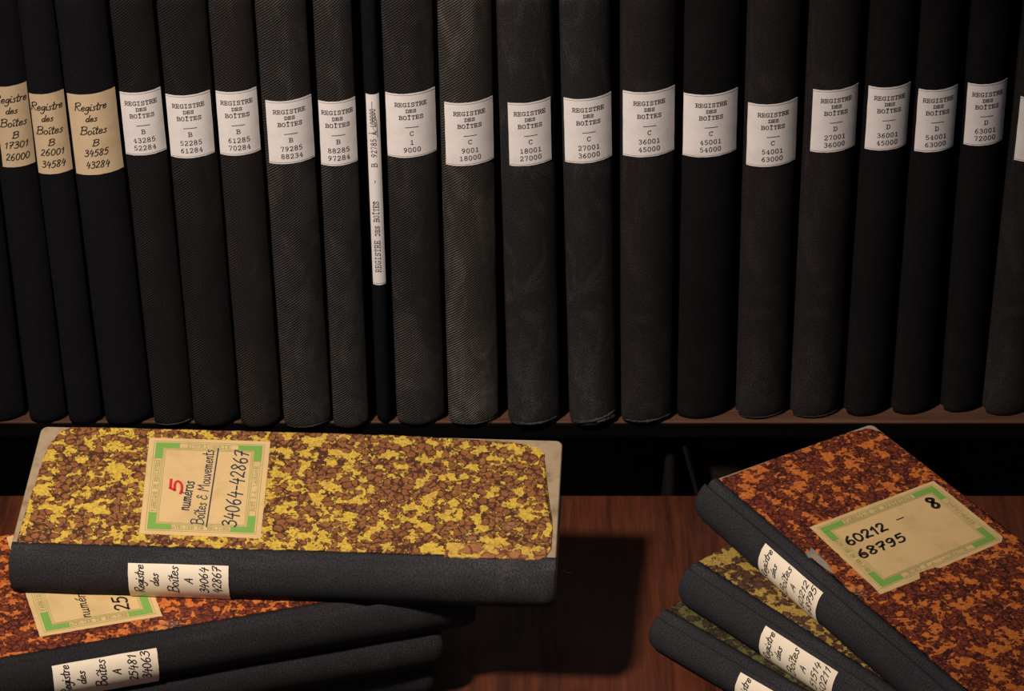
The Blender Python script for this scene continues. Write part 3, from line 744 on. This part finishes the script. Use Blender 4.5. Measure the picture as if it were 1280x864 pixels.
    if blot:
        c = Vector(Bk.pick(*blot)); bm = bmesh.new()
        bm.faces.new([bm.verts.new(Bk.on_cover(c[0]+.0022*math.cos(q)*(1+.1*math.sin(3*q)), c[1]+.0018*math.sin(q), .00105)) for q in [2*math.pi*k/16 for k in range(16)]])
        frombm('ink_blot', bm, BLOT, lb)
    return lb

# left stack, bottom to top --------------------------------------------------
T4, T3, T2, T1 = .0265, .0255, .028, .028
z4 = T4; z3 = z4+T3+.0004; z2 = z3+T2+.0004; z1 = z2+T1+.0006
def from_tail(tail_px, ang, z, L, strip, yoff=0):
    tl = at_z(*tail_px, z); d = Vector((-math.cos(ang), -math.sin(ang), 0)); n = d.cross(Vector((0, 0, 1)))
    return tl + d*L + n*strip, d
def rect_out(Bk, y0, m=.0008): k = .006; W, L = Bk.W-m, Bk.L-m; return [(y0, m), (W-k, m), (W, m+k), (W, L-k), (W-k, L), (y0, L)]
H, d = from_tail((541, 828), math.radians(12.5), z4, .34, .0125)
b4 = lying('black-spined register at the bottom of the left stack', T4, H, d, z4, .34, .135, .005, QCLOTH2, None, group=GL, seed=31)
b4.paper_side(rect_out(b4, .0125), M_OLV)
H, d = from_tail((552, 791), math.radians(16), z3, .34, .0125)
b3 = lying('black-spined register under the red marbled one in the left stack', T3, H, d, z3, .34, .135, .005, QCLOTH2, None, group=GL, seed=33)
b3.paper_side(rect_out(b3, .0125), M_OLV)
Hh, dd = line((0, 823), (378, 758), z2)
d2 = dd.normalized(); p62 = at_z(62, 822, z2); H = Hh + d2*((p62-Hh).dot(d2)+.0748)
b2 = lying('red marbled register lying beneath the yellow one, spine label A 25481 34063', T2, H, d2, z2, .34, .139, .0055, QCLOTH2, None, group=GL, seed=35)
b2.paper_side(rect_out(b2, .0125), M_RED)
slabel(b2, .0748, .0748+.064, 'A', '25481', '34063')
cover_label(b2, [(50, 797), (8, 672), (155, 645), (203, 771)],
    [('numéros', (114, 773), (102, 734), .0075, .0007, INK, .1), ('25481-34063', (163, 764), (133, 672), .0095, .0013, INK, .1)])
Hh, dd = line((15, 680), (695, 700), z1); L1 = dd.length
b1 = lying('yellow marbled register on top of the left stack, red numeral 5 on its label', T1, Hh, dd, z1, L1, .1215, .005, QCLOTH, None, flR=.135, group=GL, seed=37)
out = [b1.pick(*p) for p in ((19, 683), (80, 684), (300, 691), (500, 696), (640, 699), (674, 700), (682, 697), (688, 688), (690, 668), (689.5, 650), (688, 636), (686, 630), (681, 627), (681, 612), (683, 600), (681, 580), (680, 567), (672, 560), (656, 556), (636, 553), (500, 545), (300, 538.5), (90, 534.5), (76, 541), (64, 553), (55, 572), (47, 596), (36, 628), (26, 662))]
lo = min(p[0] for p in out)
out = [(max(.0119, min(b1.W-.0005, y)), max(.0004, min(b1.L-.0004, z))) for y, z in out]
b1.paper_side(out, M_YEL)
b1.paper_side([b1.pick(*p) for p in ((556, 697), (630, 699), (674, 700.5), (682, 697), (684, 690), (680, 685.5), (640, 683.5), (600, 681), (556, 679))], M_YEL2, lift=.0003, name='paper_mend')
slabel(b1, .0748, .0748+.0623, 'A', '34064', '42867')
cover_label(b1, [(174, 668), (187, 548), (338, 553), (326, 674)],
    [('5', (226, 621), (229, 601), .0085, .0017, RED_INK, .1), ('numéros', (236, 640), (243, 603), .0085, .0009, BLUE_INK, .1),
     ('Boîtes & Mouvements', (254, 658), (268, 564), .0078, .0007, BLUE_INK, .12), ('_', (258, 660), (273, 562), 0, .0008, BLUE_INK, 0),
     ('34064-42867', (295, 661), (311, 565), .0098, .0010, BLUE_INK, .1)], lab='tan paper label with green corners and a red 5')

# right stack ---------------------------------------------------------------
R3, R2, R1 = .0245, .028, .028
y3 = R3; y2 = y3+R2+.0005; y1 = y2+R1+.0007
Hh, dd = line((834, 762), (967, 839), y3)
r3 = lying('dark green marbled register at the bottom of the right stack', R3, Hh, dd, y3, .34, .139, .0065, QCLOTH, None, group=GR, seed=41)
r3.paper_side(rect_out(r3, .0125), M_GRN)
slabel(r3, .0765, .139, 'A', '42868', '51513')
Hh, dd = line((873, 702), (1100, 847), y2)
r2 = lying('straw and brown marbled register in the middle of the right stack', R2, Hh, dd, y2, .34, .139, .0065, QCLOTH, None, group=GR, seed=43)
r2.paper_side(rect_out(r2, .0125), M_OLV)
slabel(r2, .076, .139, 'A', '51514', '60211')
Hh, dd = line((897, 598), (1210, 864), y1)
r1 = lying('orange-red marbled register on top of the right stack, label marked 8', R1, Hh, dd, y1, .34, .139, .0065, QCLOTH, None, group=GR, seed=45)
L = r1.L
c1 = [r1.pick(*p) for p in ((900, 600), (985, 568), (1040, 548), (1062, 541), (1085, 536), (1100, 540), (1112, 549), (1160, 583))]
o_ = [(max(.0119, y), min(L-.0005, z)) for y, z in c1]
o_ = o_ + [(r1.W-.0016, L*.8), (r1.W-.0010, L*.7), (r1.W-.0018, L*.5), (r1.W-.0012, .001), (.0122, .001), (.0122, L*.5), (.0119, L-.004)]
r1.paper_side([(min(r1.W-.0013, y), min(z, L-.0012)) for y, z in o_], M_RED)
r1.paper_side([r1.pick(*p) for p in ((1007, 692), (1012, 690), (1014, 685), (1017, 690), (1024, 694), (1033, 704), (1042, 718), (1032, 712), (1022, 704), (1015, 698), (1010, 697))], FRAY2, lift=.0003, jag=.0002, name='torn_flake')
slabel(r1, .0750, .137, 'A', '60212', '68795')
cover_label(r1, [(1012, 660), (1167, 602), (1258, 676), (1100, 743)],
    [('60212', (1061, 684), (1111, 663), .0092, .0016, INK, 0), ('-', (1120, 656), (1134, 651), .008, .0008, INK, 0),
     ('68795', (1076, 700), (1135, 676), .0088, .0015, INK, 0), ('8', (1167, 638), (1178, 633), .0125, .0023, INK, 0)],
    cut=[(0, 0), (1, 0), (1, .95), (.96, 1), (.47, 1.0), (.45, .97), (.33, .955), (.30, 1.02), (.0, 1.01)],
    lab='tan paper label with green corners, lower edge torn', blot=(1079.5, 693.5))

# ------------------------------------------------------------------ things low in the gap behind the table
def low_book(label, px0, px1, pytop, Y, lean, h, mat, depth=.16):
    a = at_y(px0, pytop, Y); c = at_y(px1, pytop, Y); t = c.x-a.x
    ztop = a.z; zb = -.36+.0003+abs(math.sin(lean))*t/2
    hh = (ztop-zb)/math.cos(lean)
    M = Matrix.Translation(((a.x+c.x)/2-math.sin(lean)*hh, Y+.004, zb)) @ Matrix.Rotation(lean, 4, 'Y')
    r = thing('ledger', label, 'book', 'dim ledgers on the low shelf behind the table', M)
    return Book(r, t, hh, depth, .004, mat, seed=px0)
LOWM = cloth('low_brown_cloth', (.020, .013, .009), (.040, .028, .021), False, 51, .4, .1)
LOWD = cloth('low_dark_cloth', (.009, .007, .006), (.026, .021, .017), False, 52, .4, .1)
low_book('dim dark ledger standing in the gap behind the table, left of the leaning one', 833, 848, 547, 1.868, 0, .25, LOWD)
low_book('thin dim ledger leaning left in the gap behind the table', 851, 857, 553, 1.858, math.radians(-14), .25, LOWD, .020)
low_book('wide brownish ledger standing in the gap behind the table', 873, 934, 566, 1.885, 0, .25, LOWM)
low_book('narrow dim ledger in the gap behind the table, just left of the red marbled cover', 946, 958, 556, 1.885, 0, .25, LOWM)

# curl of thread beside the yellow register
cv = bpy.data.curves.new('thread', 'CURVE'); cv.dimensions = '3D'; cv.bevel_depth = .00022; cv.bevel_resolution = 2
sp = cv.splines.new('NURBS'); o = at_z(704, 716, .0006); pts = [(0, .003), (.0008, .0005), (.003, -.0005), (.0045, .001), (.0055, -.0012)]
sp.points.add(len(pts)-1); sp.use_endpoint_u = True
for p, (x, y) in zip(sp.points, pts): p.co = (o.x+x, o.y+y, .0004, 1)
to = bpy.data.objects.new('thread', cv); COL.objects.link(to)
bpy.context.view_layer.update(); me = bpy.data.meshes.new_from_object(to.evaluated_get(bpy.context.evaluated_depsgraph_get()))
bpy.data.objects.remove(to)
th = link('thread', me, paper('pale_thread', (.5, .45, .38), (.3, .25, .2), 61)); tag(th, 'tiny pale curl of thread on the table beside the yellow register', 'thread')
